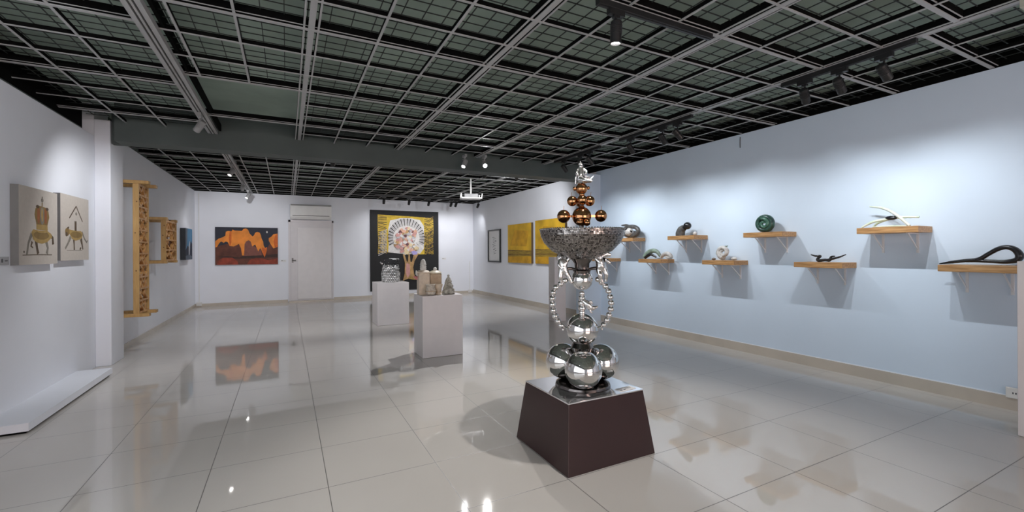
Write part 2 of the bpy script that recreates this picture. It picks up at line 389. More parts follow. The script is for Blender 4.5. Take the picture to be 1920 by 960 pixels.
b1 = MB().tube(yz([(1.665, 1.150), (1.587, 1.166), (1.505, 1.180), (1.427, 1.192), (1.367, 1.238), (1.322, 1.272), (1.279, 1.288), (1.242, 1.280), (1.215, 1.254), (1.203, 1.218), (1.221, 1.188), (1.279, 1.175), (1.352, 1.177), (1.44, 1.180), (1.50, 1.176)]),
               [.004, .012, .014, .016, .016, .017, .018, .020, .023, .025, .021, .016, .014, .013, .010], n=14, flat=1.3)
tag(obj('stone_sculpture', sink(b1, 1.1455), M_JET, smooth=True), 'long black loop sculpture with a thin tail, nearest of the shelf pieces', 'sculpture')
t = thing('stem_sculpture', 'pale green crossing stems sculpture on the high shelf at right', 'sculpture', (XS, 2.0, 1.4785))
def rel(mb, t): return at0(mb, tuple(t.location))
z = -.021
obj('stem', rel(MB().tube([(XS + .03, 2.180, 1.688), (XS + .02, 2.066, 1.66), (XS, 1.965, 1.595), (XS - .02, 1.858, 1.485)], [.006, .012, .015, .010]), t), M_PALE, t, smooth=True)
obj('stem', rel(MB().tube([(XS - .05, 2.212, 1.485), (XS - .03, 2.130, 1.535), (XS, 2.026, 1.556), (XS + .01, 1.926, 1.567), (XS + .02, 1.805, 1.560)], [.008, .012, .013, .012, .009]), t), M_PALE, t, smooth=True)
obj('stem', rel(MB().tube([(XS + .05, 2.164, 1.485), (XS + .03, 2.108, 1.53), (XS + .01, 1.985, 1.566)], [.008, .011, .011]), t), M_PALE, t, smooth=True)
obj('stem', rel(MB().tube([(XS - .04, 2.130, 1.486), (XS, 2.026, 1.490), (XS - .01, 1.861, 1.485)], [.006, .008, .006]), t), M_PALE, t, smooth=True)
obj('knot', rel(MB().sph((XS, 2.0, 1.565), .034, sc=(.7, 1.4, .6)), t), M_JET, t, smooth=True, label='black knot')
b3 = MB().tube(yz([(2.698, 1.222), (2.651, 1.208), (2.604, 1.208), (2.632, 1.178), (2.622, 1.160), (2.558, 1.168), (2.518, 1.164), (2.503, 1.200), (2.468, 1.208)]), [.006, .010, .011, .014, .015, .015, .014, .010, .005], n=12)
b3.tube(yz([(2.545, 1.166), (2.473, 1.186), (2.420, 1.202), (2.368, 1.226)]), [.014, .012, .009, .004], n=12)
tag(obj('stone_sculpture', sink(b3, 1.1455), M_JET, smooth=True), 'low black antler-like sculpture on a low shelf', 'sculpture')
t = thing('ring_sculpture', 'round dark green coiled stone ring on a high shelf', 'sculpture', (XS, 3.2, 1.4785))
ring = MB().tube([(0, cos(a) * .082, .100 + sin(a) * .078) for a in [2 * pi * i / 20 - pi / 2 for i in range(21)]], .028, n=14, smooth=3, flat=1.4)
obj('outer_ring', sink(ring, 0), M_DGREEN, t, smooth=True)
obj('inner_coil', MB().tube([(-.03 + .012 * i / 14, cos(1.2 + i * .55) * (.062 - .0033 * i), .100 + sin(1.2 + i * .55) * (.060 - .0033 * i)) for i in range(15)], [.022] * 10 + [.020, .018, .016, .013, .010], n=12, smooth=3), mat('mid_green_stone', (.07, .17, .12), .25, col2=(.02, .06, .045), scale=18), t, smooth=True)
t = thing('shell_sculpture', 'white marble spiral shell with a curved horn on a low shelf', 'sculpture', (XS, 3.75, 1.1455))
sp = MB().tube([(0.0, cos(-pi / 2 + i * .42) * (.074 - .0022 * i), .078 + sin(-pi / 2 + i * .42) * (.072 - .0021 * i)) for i in range(24)], [.033 - .0008 * i for i in range(24)], n=14, smooth=3, flat=1.3)
obj('shell', sink(sp, 0), M_MARB, t, smooth=True)
obj('horn', MB().tube([(0, .085, .075), (0, .080, .118), (0, .035, .160), (0, -.062, .182)], [.022, .020, .014, .006]), M_GSTONE, t, smooth=True)
tag(obj('pebble', sink(MB().sph((XS - .04, 3.862, 1.16), .022, sc=(1, 1.2, .7)), 1.1455), mat('brown_stone', (.16, .12, .09), .5, var=.2), smooth=True), 'small brown pebble left of the white spiral shell', 'stone')
tag(obj('pebble', sink(MB().sph((XS, 3.60, 1.16), .03, sc=(1, 1.2, .7)), 1.1455), M_MARB, smooth=True), 'small pale pebble right of the white spiral shell', 'stone')
t = thing('figure_sculpture', 'dark grey hunched stone figure with round head on a high shelf', 'sculpture', (XS, 4.415, 1.4785))
obj('torso', sink(MB().tube([(0, .025, .0), (0, .022, .04), (0, .0, .085), (0, -.045, .115)], [.062, .064, .056, .042], n=14), 0), M_DSTONE, t, smooth=True)
obj('head', MB().sph((0, -.10, .138), .054, sc=(.9, 1.05, .95)).tube([(0, -.04, .10), (0, -.08, .12)], [.03, .03]), M_JET, t, smooth=True)
tag(obj('stone_ball', sink(MB().sph((XS, 4.19, 1.5), .026), 1.4785), M_MARB, smooth=True), 'small white stone ball beside the dark hunched figure', 'stone')
t = thing('arch_sculpture', 'two curling grey-green stone arches on a low shelf', 'sculpture', (XS, 4.86, 1.1455))
obj('arch', sink(rel(MB().tube(yz([(5.135, 1.150), (5.075, 1.200), (5.004, 1.240), (4.927, 1.248), (4.865, 1.222), (4.815, 1.165)]), [.036, .042, .036, .032, .028, .02], n=12), t), 0), M_GSTONE, t, smooth=True)
obj('inner_leaf', sink(rel(MB().tube(yz([(5.10, 1.15), (5.03, 1.185), (4.975, 1.20), (4.91, 1.18), (4.87, 1.16)], XS - .03), [.02, .024, .02, .016, .012]), t), 0), M_JET, t, smooth=True, label='black inner leaf')
obj('curl', sink(rel(MB().tube(yz([(4.800, 1.160), (4.758, 1.195), (4.696, 1.216), (4.640, 1.203), (4.605, 1.165), (4.665, 1.158), (4.71, 1.175)]), [.02, .028, .032, .030, .026, .022, .014], n=12), t), 0), M_MARB, t, smooth=True)
t = thing('eye_sculpture', 'dark eye-shaped stone loop holding a white ball on the farthest high shelf', 'sculpture', (XS, 5.44, 1.4785))
eye = MB().tube([(0, cos(a) * .17 - .0, .092 + sin(a) * .075) for a in [2 * pi * i / 18 - pi / 2 for i in range(19)]], [.034] * 19, n=12, smooth=3)
eye.tube([(0, .0, .165), (0, .12, .195), (0, .225, .20)], [.026, .022, .008])
obj('loop', sink(eye, 0), M_DSTONE, t, smooth=True)
obj('ball', MB().sph((-.02, .02, .097), .078, sc=(.8, 1, .85)), M_MARB, t, smooth=True, label='white ball')
obj('brow', MB().tube([(-.03, .14, .10), (-.05, .05, .135), (-.04, -.06, .10)], [.016, .022, .014]), M_JET, t, smooth=True)

# ------------------------------------------------------------------ chrome sculpture on its maroon plinth
t = thing('plinth', 'glossy maroon tapered plinth under the chrome sculpture', 'plinth', (1.728, 2.36, 0))
def frust(z0, h0x, h0y, z1, h1x, h1y, oy=0): 
    mb = MB(); vs = [Vector((sx * h0x, sy * h0y, z0)) for sx, sy in ((-1, -1), (1, -1), (1, 1), (-1, 1))] + [Vector((sx * h1x, sy * h1y + oy, z1)) for sx, sy in ((-1, -1), (1, -1), (1, 1), (-1, 1))]
    return mb.add(vs, [(3, 2, 1, 0), (4, 5, 6, 7), (0, 1, 5, 4), (1, 2, 6, 5), (2, 3, 7, 6), (3, 0, 4, 7)])
obj('body', frust(0, .330, .312, .388, .286, .256), M_PLINTH, t, bevel=.004)
obj('top_plate', frust(.388, .287, .257, .3955, .287, .257), M_PLATE, t, bevel=.0015, label='mirror-polished top plate')
ZP = .3956
c = MB().box(-.065, .065, -.028, .028, 0, .0025).box(-.055, -.035, -.016, -.004, .0025, .0029, 1).box(-.025, -.010, -.016, -.006, .0025, .0029, 1).box(.0, .05, .0, .003, .0025, .0029, 1).box(.0, .05, .008, .011, .0025, .0029, 1)
o = obj('label_card', c, [M_CARD, M_INK]); o.location = (1.915, 2.158, ZP); o.rotation_euler.z = R(4)
tag(o, 'small white label card lying on the maroon plinth top', 'label')

S = thing('chrome_sculpture', 'tall chrome sculpture of stacked mirror balls with a glittering bowl, on the maroon plinth', 'sculpture', (1.728, 2.357, ZP), R(-27.2))
obj('base_disc', MB().lathe([(.001, 0), (.175, 0), (.18, .006), (.176, .018), (.16, .022), (.001, .022)], n=64), M_DARKST, S, smooth=True)
for p in ((-.018, -.146), (.135, .057), (-.117, .088)):
    obj('base_ball', MB().sph((p[0], p[1], .139), .117, n=64), M_CHROME, S, smooth=True)
obj('core_post', MB().lathe([(.03, .02), (.05, .18), (.075, .25), (.05, .30), (.03, .34)], n=32), M_DARKST, S, smooth=True)
obj('upper_ball', MB().sph((0, 0, .366), .105, n=64), M_CHROME, S, smooth=True)
colm = MB()
for zz, r in ((.478, .020), (.506, .024), (.540, .025), (.573, .021), (.602, .018)): colm.sph((0, 0, zz), r * 1.15, n=24, sc=(1, 1, .8))
obj('bead_column', colm, M_CHROME, S, smooth=True)
obj('bird', MB().tube([(.004, -.02, .555), (.030, -.028, .535), (.050, -.03, .512), (.070, -.03, .510), (.098, -.03, .520)], [.014, .023, .021, .014, .004]).tube([(.055, -.03, .512), (.048, -.034, .49), (.064, -.034, .476)], [.010, .008, .002]).tube([(.03, -.03, .54), (.05, -.04, .552), (.062, -.04, .535)], [.004, .010, .003]), M_CHROME2, S, smooth=True)
obj('neck_ball', MB().sph((0, 0, .694), .070, n=56), M_CHROME, S, smooth=True)
obj('neck_collar', MB().lathe([(.052, .735), (.058, .752), (.046, .762), (.05, .80), (.07, .826), (.074, .832), (.05, .836)], n=48), M_DARKST, S, smooth=True)
# bowl
bp = [(.03, .826), (.10, .836), (.145, .858), (.196, .884), (.246, .936), (.268, .98), (.275, 1.020)]
bi = [(.268, 1.020), (.26, .982), (.238, .945), (.19, .898), (.14, .874), (.02, .86)]
bowl = obj('bowl', MB().lathe(bp + bi, n=72), M_DARKST, S, smooth=True)
def lerp_prof(t):
    L = [0]
    for a, b in zip(bp, bp[1:]): L.append(L[-1] + math.hypot(b[0] - a[0], b[1] - a[1]))
    d = t * L[-1]
    for i in range(len(bp) - 1):
        if d <= L[i + 1] + 1e-9:
            f = (d - L[i]) / (L[i + 1] - L[i]); return [bp[i][j] * (1 - f) + bp[i + 1][j] * f for j in (0, 1)], (bp[i + 1][1] - bp[i][1], -(bp[i + 1][0] - bp[i][0])), L[-1]
mo = MB(); mo.keep = True; rows = 36
for i in range(rows):
    (r, zz), nv, tot = lerp_prof((i + .5) / rows); n = max(10, int(2 * pi * r / .0105)); hs = tot / rows * .40
    for j in range(n):
        a = 2 * pi * (j + .5 * (i % 2)) / n; nr = Vector((nv[0] * cos(a), nv[0] * sin(a), nv[1])).normalized()
        nr = (nr + Vector((rnd.uniform(-.13, .13), rnd.uniform(-.13, .13), rnd.uniform(-.13, .13)))).normalized()
        tx = Vector((-sin(a), cos(a), 0)); ty = nr.cross(tx).normalized(); tx = ty.cross(nr)
        c0 = Vector((r * cos(a), r * sin(a), zz)) + Vector((nv[0] * cos(a), nv[0] * sin(a), nv[1])).normalized() * .0025
        w = .0105 * .42
        q = [c0 - tx * w - ty * hs, c0 + tx * w - ty * hs, c0 + tx * w + ty * hs, c0 - tx * w + ty * hs]
        if (q[1] - q[0]).cross(q[2] - q[1]).dot(nr) < 0: q.reverse()
        mo.poly(q, 0 if rnd.random() < .80 else 1)
obj('mirror_tiles', mo, [M_MOSAIC, M_DARKST], bowl)
rim = MB()
for j in range(96):
    a = 2 * pi * j / 96; rim.sph((.273 * cos(a), .273 * sin(a), 1.022), .0065, n=8)
obj('rim_beads', rim, M_CHROME2, bowl, smooth=True)
# bronze tiers
obj('inner_post', MB().lathe([(.05, .862), (.035, .90), (.02, .98), (.016, 1.06), (.012, 1.30)], n=24), M_DARKST, S, smooth=True)
br = [(0, 0, 1.109, .063), (-.120, -.01, 1.109, .043), (.126, .0, 1.112, .040), (.02, .12, 1.109, .042), (-.022, -.055, 1.068, .022), (.026, -.05, 1.064, .022),
      (0, -.03, 1.214, .033), (-.062, .0, 1.210, .034), (.052, .0, 1.210, .035), (0, .06, 1.21, .034), (0, 0, 1.165, .020), (0, 0, 1.291, .039), (-.044, 0, 1.292, .014), (.044, .0, 1.296, .012), (0, -.012, 1.250, .018)]
for x, y, zz, r in br: obj('bronze_ball', MB().sph((x, y, zz), r, n=40), M_BRONZE, S, smooth=True)
arm = MB().bar((-.10, -.01, 1.109), (.11, 0, 1.111), .014).bar((.0, 0, 1.109), (.02, .11, 1.109), .014).bar((-.05, 0, 1.21), (.045, 0, 1.21), .012).bar((0, -.03, 1.214), (0, .05, 1.21), .012)
for x, zz in ((-.120, 1.15), (.128, 1.15), (-.07, 1.24), (.058, 1.243)): arm.cyl((x, 0, zz - .012), (x + .004, 0, zz + .028), .0016, n=6)
obj('arms', arm, M_BRONZE, S)

def skin_mesh(name, J, edges, mtl, parent, loc=(0, 0, 0), sub=2, k=1.0, kr=1.0):
    J = [(a * k, b * k, c * k, r * kr) for a, b, c, r in J]
    me = bpy.data.meshes.new(name); me.from_pydata([j[:3] for j in J], edges, [])
    o = bpy.data.objects.new(name, me); COL.objects.link(o)
    sk = o.modifiers.new('skin', 'SKIN'); sk.use_smooth_shade = True
    for i, j in enumerate(J): me.skin_vertices[0].data[i].radius = (j[3], j[3]); me.skin_vertices[0].data[i].use_root = (i == 0)
    sb = o.modifiers.new('sub', 'SUBSURF'); sb.levels = sb.render_levels = sub
    dg = bpy.context.evaluated_depsgraph_get(); me2 = bpy.data.meshes.new_from_object(o.evaluated_get(dg))
    o.modifiers.clear(); o.data = me2; me2.materials.clear(); me2.materials.append(mtl)
    me2.polygons.foreach_set('use_smooth', [True] * len(me2.polygons)); me2.name = name
    o.parent = parent; o.location = loc; return o
# seated goddess figurine on top
top = 1.322
J = [(0, 0, .030, .020), (-.002, 0, .055, .017), (-.004, 0, .080, .019), (-.004, 0, .100, .009), (-.004, -.003, .122, .014),           # pelvis, waist, chest, neck, head
     (-.020, 0, .088, .009), (-.034, -.01, .064, .007), (-.026, -.022, .045, .006),                                                      # left arm
     (.014, 0, .088, .009), (.030, -.012, .072, .007), (.022, -.024, .052, .006),
     (.012, -.015, .026, .015), (.040, -.030, .030, .012), (.046, -.026, .004, .008),                                                     # bent leg
     (-.010, -.016, .022, .015), (.018, -.040, .012, .011), (.050, -.045, .008, .008), (.062, -.048, .010, .005)]
Ed = [(0, 1), (1, 2), (2, 3), (3, 4), (2, 5), (5, 6), (6, 7), (2, 8), (8, 9), (9, 10), (0, 11), (11, 12), (12, 13), (0, 14), (14, 15), (15, 16), (16, 17)]
fg = skin_mesh('goddess_figurine', J, Ed, M_CHROME2, S, (0, 0, top + .004), k=1.06, kr=1.45)
obj('hair_crest', MB().sph((-.006, .004, .128), .015, n=16, sc=(1, 1, .9)).tube([(-.006, .006, .135), (-.006, .006, .148)], [.009, .002]), M_CHROME2, fg, smooth=True)
obj('drape', MB().tube([(-.03, .0, .07), (-.036, .004, .03), (-.038, .006, -.002)], [.004, .006, .005]).tube([(.035, -.02, .010), (.058, -.01, .026), (.082, .0, .052)], [.008, .007, .002]).lathe([(.032, -.004), (.036, .002), (.028, .012), (.012, .02)], n=20), M_CHROME2, fg, smooth=True)
# winged child figurines beside the neck
Jl = [(0, 0, .0, .020), (.002, 0, .028, .020), (.002, 0, .050, .010), (-.002, -.004, .072, .019),
      (.022, -.006, .040, .009), (.040, -.010, .058, .008), (.052, -.012, .078, .007),
      (-.018, -.004, .040, .009), (-.026, -.012, .012, .008), (-.010, -.02, -.004, .006),
      (.014, -.006, -.026, .014), (.030, -.016, -.050, .010), (.046, -.012, -.086, .008), (.054, -.02, -.090, .006),
      (-.012, 0, -.026, .014), (-.018, -.012, -.056, .011), (-.010, .004, -.082, .008), (-.018, -.01, -.088, .006)]
El = [(0, 1), (1, 2), (2, 3), (1, 4), (4, 5), (5, 6), (1, 7), (7, 8), (8, 9), (0, 10), (10, 11), (11, 12), (12, 13), (0, 14), (14, 15), (15, 16), (16, 17)]
wl = skin_mesh('child_figurine', Jl, El, M_CHROME2, S, (-.126, -.01, .774), k=1.12, kr=1.55)
obj('wing', MB().tube([(-.004, .02, .035), (-.018, .03, .06), (-.02, .034, .095)], [.010, .028, .008], flat=.4).tube([(.01, .02, .035), (.02, .032, .062), (.018, .036, .10)], [.010, .028, .008], flat=.4), M_CHROME2, wl, smooth=True)
Jr = [(0, 0, 0, .020), (-.004, -.004, .026, .020), (-.010, -.006, .046, .010), (-.012, -.012, .066, .019),
      (.016, -.006, .040, .009), (.038, -.012, .030, .008), (.056, -.014, .012, .007),
      (-.026, -.006, .038, .009), (-.046, -.012, .058, .008), (-.052, -.016, .082, .007),
      (.018, 0, -.022, .014), (.034, -.012, -.050, .011), (.030, .004, -.084, .008), (.036, -.01, -.092, .006),
      (-.012, 0, -.024, .014), (-.004, -.016, -.056, .011), (.006, -.004, -.090, .008), (.012, -.016, -.096, .006)]
wr = skin_mesh('child_figurine', Jr, El, M_CHROME2, S, (.120, -.01, .784), k=1.12, kr=1.55)
obj('wing', MB().tube([(.004, .02, .035), (.02, .03, .06), (.05, .034, .072), (.075, .034, .068)], [.010, .024, .018, .010], flat=.5).tube([(-.01, .02, .04), (-.025, .03, .06), (-.03, .036, .09)], [.006, .016, .004], flat=.4), M_CHROME2, wr, smooth=True)
obj('drape', MB().tube([(-.01, -.01, -.02), (-.004, -.014, -.07), (.012, -.01, -.115)], [.012, .016, .010], flat=.6), M_CHROME2, wr, smooth=True)
# supports from the neck to the figurines
obj('shoulder_rod', MB().tube([(-.125, .0, .76), (-.07, .01, .765), (0, .01, .75), (.07, .01, .765), (.12, .0, .77)], .010), M_DARKST, S, smooth=True)
# bead chains
chl = [(1060, 526), (1052, 532), (1043, 538.5), (1038, 548), (1036, 559), (1036, 570.5), (1037.5, 581.5), (1041, 592), (1046, 601.5), (1052, 610)]
chr_ = [(1122, 524), (1129, 530), (1136, 537), (1141.5, 546), (1144.5, 557), (1146, 568), (1145.5, 579.5), (1142.5, 590.5), (1138, 600), (1132, 609)]
def px(p): return ((p[0] - 1091.7) * .00351, .0, 1.28 + (469.7 - p[1]) * .00351 - ZP)
for L, end in ((chl, (1063, 615)), (chr_, (1121, 615))):
    pts = [px(p) for p in L]; e = px(end)
    ch = obj('bead_chain', MB().tube(pts + [e, (e[0] * .9, 0, e[2])], .006, n=8, smooth=4), M_CHROME, S, smooth=True)
    me = None
    for q in pts:
        if me is None: b0 = obj('bead', MB().sph((0, 0, 0), .0215, n=24, sc=(1, 1, .88)), M_CHROME, ch, smooth=True); me = b0.data; b0.location = q
        else:
            b = bpy.data.objects.new('bead', me); COL.objects.link(b); b.parent = ch; b.location = q
    obj('bead', MB().sph((pts[-1][0] + (.012 if L is chl else -.012), 0, pts[-1][2] - .028), .009, n=16), M_CHROME, ch, smooth=True)

# ------------------------------------------------------------------ pedestals
def pedestal(label, x0, x1, y0, y1, h, rz=0):
    mb = MB().box(x0, x1, y0, y1, .004, h).box(x0 + .01, x1 - .01, y0 + .01, y1 - .01, 0, .004)
    o = obj('pedestal', mb, M_PED, bevel=.004); return tag(o, label, 'pedestal')
pedestal('white box pedestal in front holding the ceramic castle', 1.434, 1.941, 5.13, 5.535, .745)
pedestal('white box pedestal behind holding the silver lattice vase', 1.379, 1.925, 7.76, 8.26, .735)
pedestal('tall slim white pedestal by the right wall behind the chrome sculpture', 4.28, 4.52, 6.66, 6.86, 1.165)
pedestal('tall white pedestal cut by the right edge of the picture', 4.425, 4.79, .66, 1.085, 1.19)
# silver lattice vase
t = thing('lattice_vase', 'silver and black lattice vase woven of small metal plates', 'vase', (1.655, 7.99, .7355))
def vr(zz): return .142 + .012 * sin(zz * 14)
pl = MB(); pl.keep = True
for i in range(15):
    zz = .014 + i * .0285
    for j in range(26):
        if i == 14 and cos(2 * pi * j / 26) < 0: continue
        a = 2 * pi * (j + .5 * (i % 2)) / 26; r = vr(zz) + .006
        c0 = Vector((r * cos(a), r * sin(a), zz)); nr = (Vector((cos(a), sin(a), 0)) + Vector((rnd.uniform(-.4, .4), rnd.uniform(-.4, .4), rnd.uniform(-.4, .5)))).normalized()
        tx = Vector((-sin(a), cos(a), 0)); ty = nr.cross(tx).normalized(); tx = ty.cross(nr); w, hh = .0155, .0105
        q = [c0 - tx * w - ty * hh, c0 + tx * w - ty * hh, c0 + tx * w + ty * hh, c0 - tx * w + ty * hh]
        if (q[1] - q[0]).cross(q[2] - q[1]).dot(nr) < 0: q.reverse()
        pl.poly(q)
core = MB().lathe([(.135, 0), (.142, .05), (.148, .11), (.142, .2), (.138, .3), (.146, .38), (.14, .41), (.13, .408), (.12, .02)], n=40)
obj('body', core, mat('vase_black', (.012, .012, .014), .7, var=.2), t, smooth=True)
obj('metal_plates', pl, mat('brushed_silver', (.70, .69, .68), .45, .35, var=.1), t)
obj('spout', MB().tube([(-.14, 0, .33), (-.165, 0, .345), (-.178, 0, .365)], [.022, .018, .010]), M_CHROME2, t, smooth=True)
# ceramic castle set on the front pedestal
M_CER = mat('beige_ceramic', (.72, .60, .47), 0.5, var=0.08, scale=20)
M_CER2 = mat('tan_ceramic', (.56, .43, .30), 0.5, col2=(.44, .32, .21), scale=14)
M_WCER = mat('white_ceramic', (.70, .67, .63), 0.4, var=0.06, scale=30)
M_GLZ = mat('speckled_glaze', (.66, .63, .56), 0.4, col2=(.22, .20, .16), scale=28)
ZC = .7455
t = thing('ceramic_tower', 'tall beige ceramic tower with a pale ribbed dome, left of the pair', 'ceramic', (1.508, 5.36, ZC))
obj('body', MB().box(-.066, .066, -.055, .055, 0, .262).box(.030, .050, -.060, -.0545, .02, .25), M_CER, t, bevel=.012)
obj('roof', MB().lathe([(.06, .262), (.080, .266), (.082, .276), (.07, .292), (.045, .30)], n=36), M_CER, t, smooth=True)
dome = MB().lathe([(.036, .295), (.037, .33), (.035, .385), (.029, .412), (.017, .432), (.003, .440)], n=36)
for i in range(3): dome.lathe([(.0365, .318 + i * .024), (.040, .321 + i * .024), (.040, .326 + i * .024), (.0365, .329 + i * .024)], n=36, close=True)
obj('dome', dome, M_WCER, t, smooth=True)
obj('side_bud', MB().tube([(-.066, 0, .235), (-.085, -.005, .255), (-.088, -.005, .30)], [.010, .014, .006]), M_WCER, t, smooth=True)
obj('side_flower', MB().sph((-.094, -.012, .212), .017, n=14).sph((-.112, -.010, .220), .013, n=12).sph((-.086, -.018, .196), .012, n=12).tube([(-.066, 0, .22), (-.09, -.01, .212)], .006), mat('pink_glaze', (.55, .20, .19), .35, var=.1), t, smooth=True, label='pink flower')
t = thing('ceramic_tower', 'shorter tan ceramic tower with a knobbed lid, right of the pair', 'ceramic', (1.682, 5.43, ZC))
tb = MB().prism([(-.07, 0), (.07, 0), (.072, .25), (-.072, .25)], lambda u, v, w: (u, w, v), -.055, .055)
obj('body', tb, M_CER2, t, bevel=.008)
obj('lid', MB().lathe([(.05, .25), (.078, .252), (.081, .262), (.06, .282), (.028, .292), (.004, .294)], n=36), mat('cream_ceramic', (.60, .53, .40), .45, var=.06), t, smooth=True)
obj('knob', MB().sph((0, 0, .308), .024, n=20), M_WCER, t, smooth=True)
t = thing('ceramic_pot', 'round textured beige ceramic pot at the front of the castle set', 'ceramic', (1.556, 5.205, ZC))
obj('body', MB().lathe([(.03, 0), (.056, .015), (.064, .05), (.056, .085), (.05, .105), (.056, .125), (.058, .132), (.044, .132), (.04, .11), (.02, .02)], n=32), mat('pot_ceramic', (.66, .59, .50), .5, col2=(.44, .38, .31), scale=40, bump=.6), t, smooth=True)
obj('band', MB().lathe([(.0585, .044), (.069, .048), (.069, .056), (.0585, .060)], n=32, close=True), M_CER2, t, smooth=True)
t = thing('ceramic_pot', 'slim tan ceramic goblet between the pot and the little tree', 'ceramic', (1.672, 5.25, ZC))
obj('body', MB().lathe([(.034, 0), (.036, .008), (.018, .03), (.028, .055), (.046, .10), (.05, .128), (.046, .128), (.03, .07), (.01, .05)], n=28), M_CER, t, smooth=True)
t = thing('ceramic_tree', 'small speckled ceramic tree of stacked cones, rightmost on the pedestal', 'ceramic', (1.795, 5.24, ZC))
cn = MB().lathe([(.05, 0), (.075, .006), (.085, .016), (.074, .05), (.052, .078), (.062, .088), (.046, .13), (.034, .15), (.042, .16), (.026, .198), (.010, .214), (.016, .226), (.012, .240), (.002, .246)], n=28)
for i in range(46):
    zz = rnd.uniform(.015, .19); a = rnd.uniform(0, 2 * pi); r = .085 * (1 - zz / .26); cn.sph((r * cos(a), r * sin(a), zz), rnd.uniform(.007, .012), n=8)
obj('body', cn, M_GLZ, t, smooth=True)

# ------------------------------------------------------------------ flat art
def canvas(name, label, cat, fn, w, h, thick, side_m, layers, mats, frame=None, group=None):
    """fn(u metres, v metres, out metres) -> world; layers = list of (polygon in 0..1, material index)"""
    mb = MB(); mb.prism([(0, 0), (w, 0), (w, h), (0, h)], fn, .001, thick, 0)
    for i, (pg, mi) in enumerate(layers):
        o = thick + .0004 + .00012 * i
        mb.prism([(max(0, min(1, u)) * w, max(0, min(1, v)) * h) for u, v in pg], fn, thick, o, mi)
    o = obj(name, mb, [side_m] + mats); return tag(o, label, cat, group)
def circ(cx, cy, rx, ry, n=20, a0=0, a1=2 * pi): return [(cx + rx * cos(a0 + (a1 - a0) * i / n), cy + ry * sin(a0 + (a1 - a0) * i / n)) for i in range(n)]
def stroke(pts, w):
    L, Rr = [], []
    ws = w if hasattr(w, '__len__') else [w] * len(pts)
    for i, p in enumerate(pts):
        a, b = pts[max(i - 1, 0)], pts[min(i + 1, len(pts) - 1)]; dx, dy = b[0] - a[0], b[1] - a[1]; l = math.hypot(dx, dy) or 1
        L.append((p[0] - dy / l * ws[i], p[1] + dx / l * ws[i])); Rr.append((p[0] + dy / l * ws[i], p[1] - dx / l * ws[i]))
    return L + Rr[::-1]
FULL = [(0, 0), (1, 0), (1, 1), (0, 1)]
P = lambda n, c, r=.7, **k: mat('paint_' + n, c, r, var=k.pop('var', .12), scale=k.pop('scale', 14), **k)
def leftwall(y0, z0): return lambda u, v, o: (XL + o, y0 + u, z0 + v)
p_gold, p_dgold, p_brown, p_red, p_grey = P('gold', (.36, .24, .08)), P('dark_gold', (.22, .14, .045)), P('umber', (.09, .06, .035)), P('rust', (.30, .10, .035)), P('soft_grey', (.20, .18, .15))
# lion-like animal under a crown
A = [(FULL, 1), (stroke([(.08, .125), (.45, .13), (.84, .125)], .006), 4), (stroke([(.10, .17), (.13, .165)], .012), 4),
     (stroke([(.30, .40), (.22, .28), (.18, .13)], [.03, .02, .022]), 6), (stroke([(.40, .34), (.43, .22), (.46, .14)], [.035, .025, .03]), 4), (stroke([(.66, .34), (.72, .22), (.69, .14)], [.035, .025, .03]), 6), (stroke([(.31, .30), (.28, .24), (.33, .22)], [.02, .015, .01]), 4),
     (stroke([(.78, .40), (.86, .36), (.87, .27)], [.03, .025, .03]), 4),
     ([(.29, .42), (.34, .46), (.50, .45), (.70, .46), (.82, .41), (.84, .37), (.76, .33), (.70, .30), (.56, .275), (.42, .29), (.33, .33)], 2), (circ(.55, .39, .2, .06), 3),
     ([(.42, .46), (.72, .46), (.71, .53), (.42, .53)], 2), ([(.42, .53), (.37, .66), (.40, .74), (.48, .78), (.66, .77), (.74, .72), (.76, .64), (.71, .53)], 3), (circ(.47, .65, .035, .11), 5), (circ(.66, .65, .035, .11), 5), (circ(.565, .65, .055, .12), 6), (circ(.565, .66, .028, .09), 2),
     (circ(.45, .765, .04, .022), 4), (circ(.70, .75, .04, .022), 4), (stroke([(.565, .77), (.57, .83)], .008), 3), (circ(.57, .86, .03, .025), 6), (stroke([(.57, .88), (.57, .91)], .005), 4), (circ(.56, .435, .13, .018), 2)]
canvas('painting', 'cream canvas of a golden animal carrying a large crown, left of the pair', 'painting', leftwall(4.826, 1.188), .648, .638, .05, M_CSIDE, A, [M_CANVAS, p_gold, p_dgold, p_brown, p_red, p_grey])
B = [(FULL, 1), (stroke([(.2, .155), (.75, .155)], .003), 6), (stroke([(.29, .65), (.41, .75), (.53, .85)], .012), 4), (stroke([(.53, .85), (.65, .73), (.76, .62)], .012), 4), (circ(.53, .73, .03, .025), 6), ([(.47, .46), (.54, .46), (.54, .61), (.47, .61)], 4), (stroke([(.47, .61), (.54, .61)], .008), 6),
     (stroke([(.33, .36), (.24, .26), (.15, .18)], [.03, .02, .018]), 6), (stroke([(.44, .32), (.45, .24), (.455, .16)], [.03, .018, .022]), 4), (stroke([(.70, .34), (.74, .25), (.77, .17)], [.04, .022, .015]), 4), (stroke([(.70, .2), (.66, .165)], .014), 4),
     (stroke([(.74, .45), (.84, .34), (.92, .29), (.96, .32)], [.02, .015, .014, .008]), 6),
     ([(.22, .48), (.34, .47), (.52, .46), (.70, .465), (.76, .43), (.74, .36), (.66, .33), (.50, .305), (.38, .33), (.30, .40)], 2), (circ(.52, .40, .2, .05), 3), (circ(.215, .435, .07, .06), 3), (circ(.19, .40, .035, .035), 4), (stroke([(.22, .49), (.27, .505)], .014), 4)]
canvas('painting', 'cream canvas of a golden animal under a pointed roof, right of the pair', 'painting', leftwall(5.537, 1.212), .648, .632, .05, M_CSIDE, B, [M_CANVAS, p_gold, p_dgold, p_brown, p_red, p_grey])
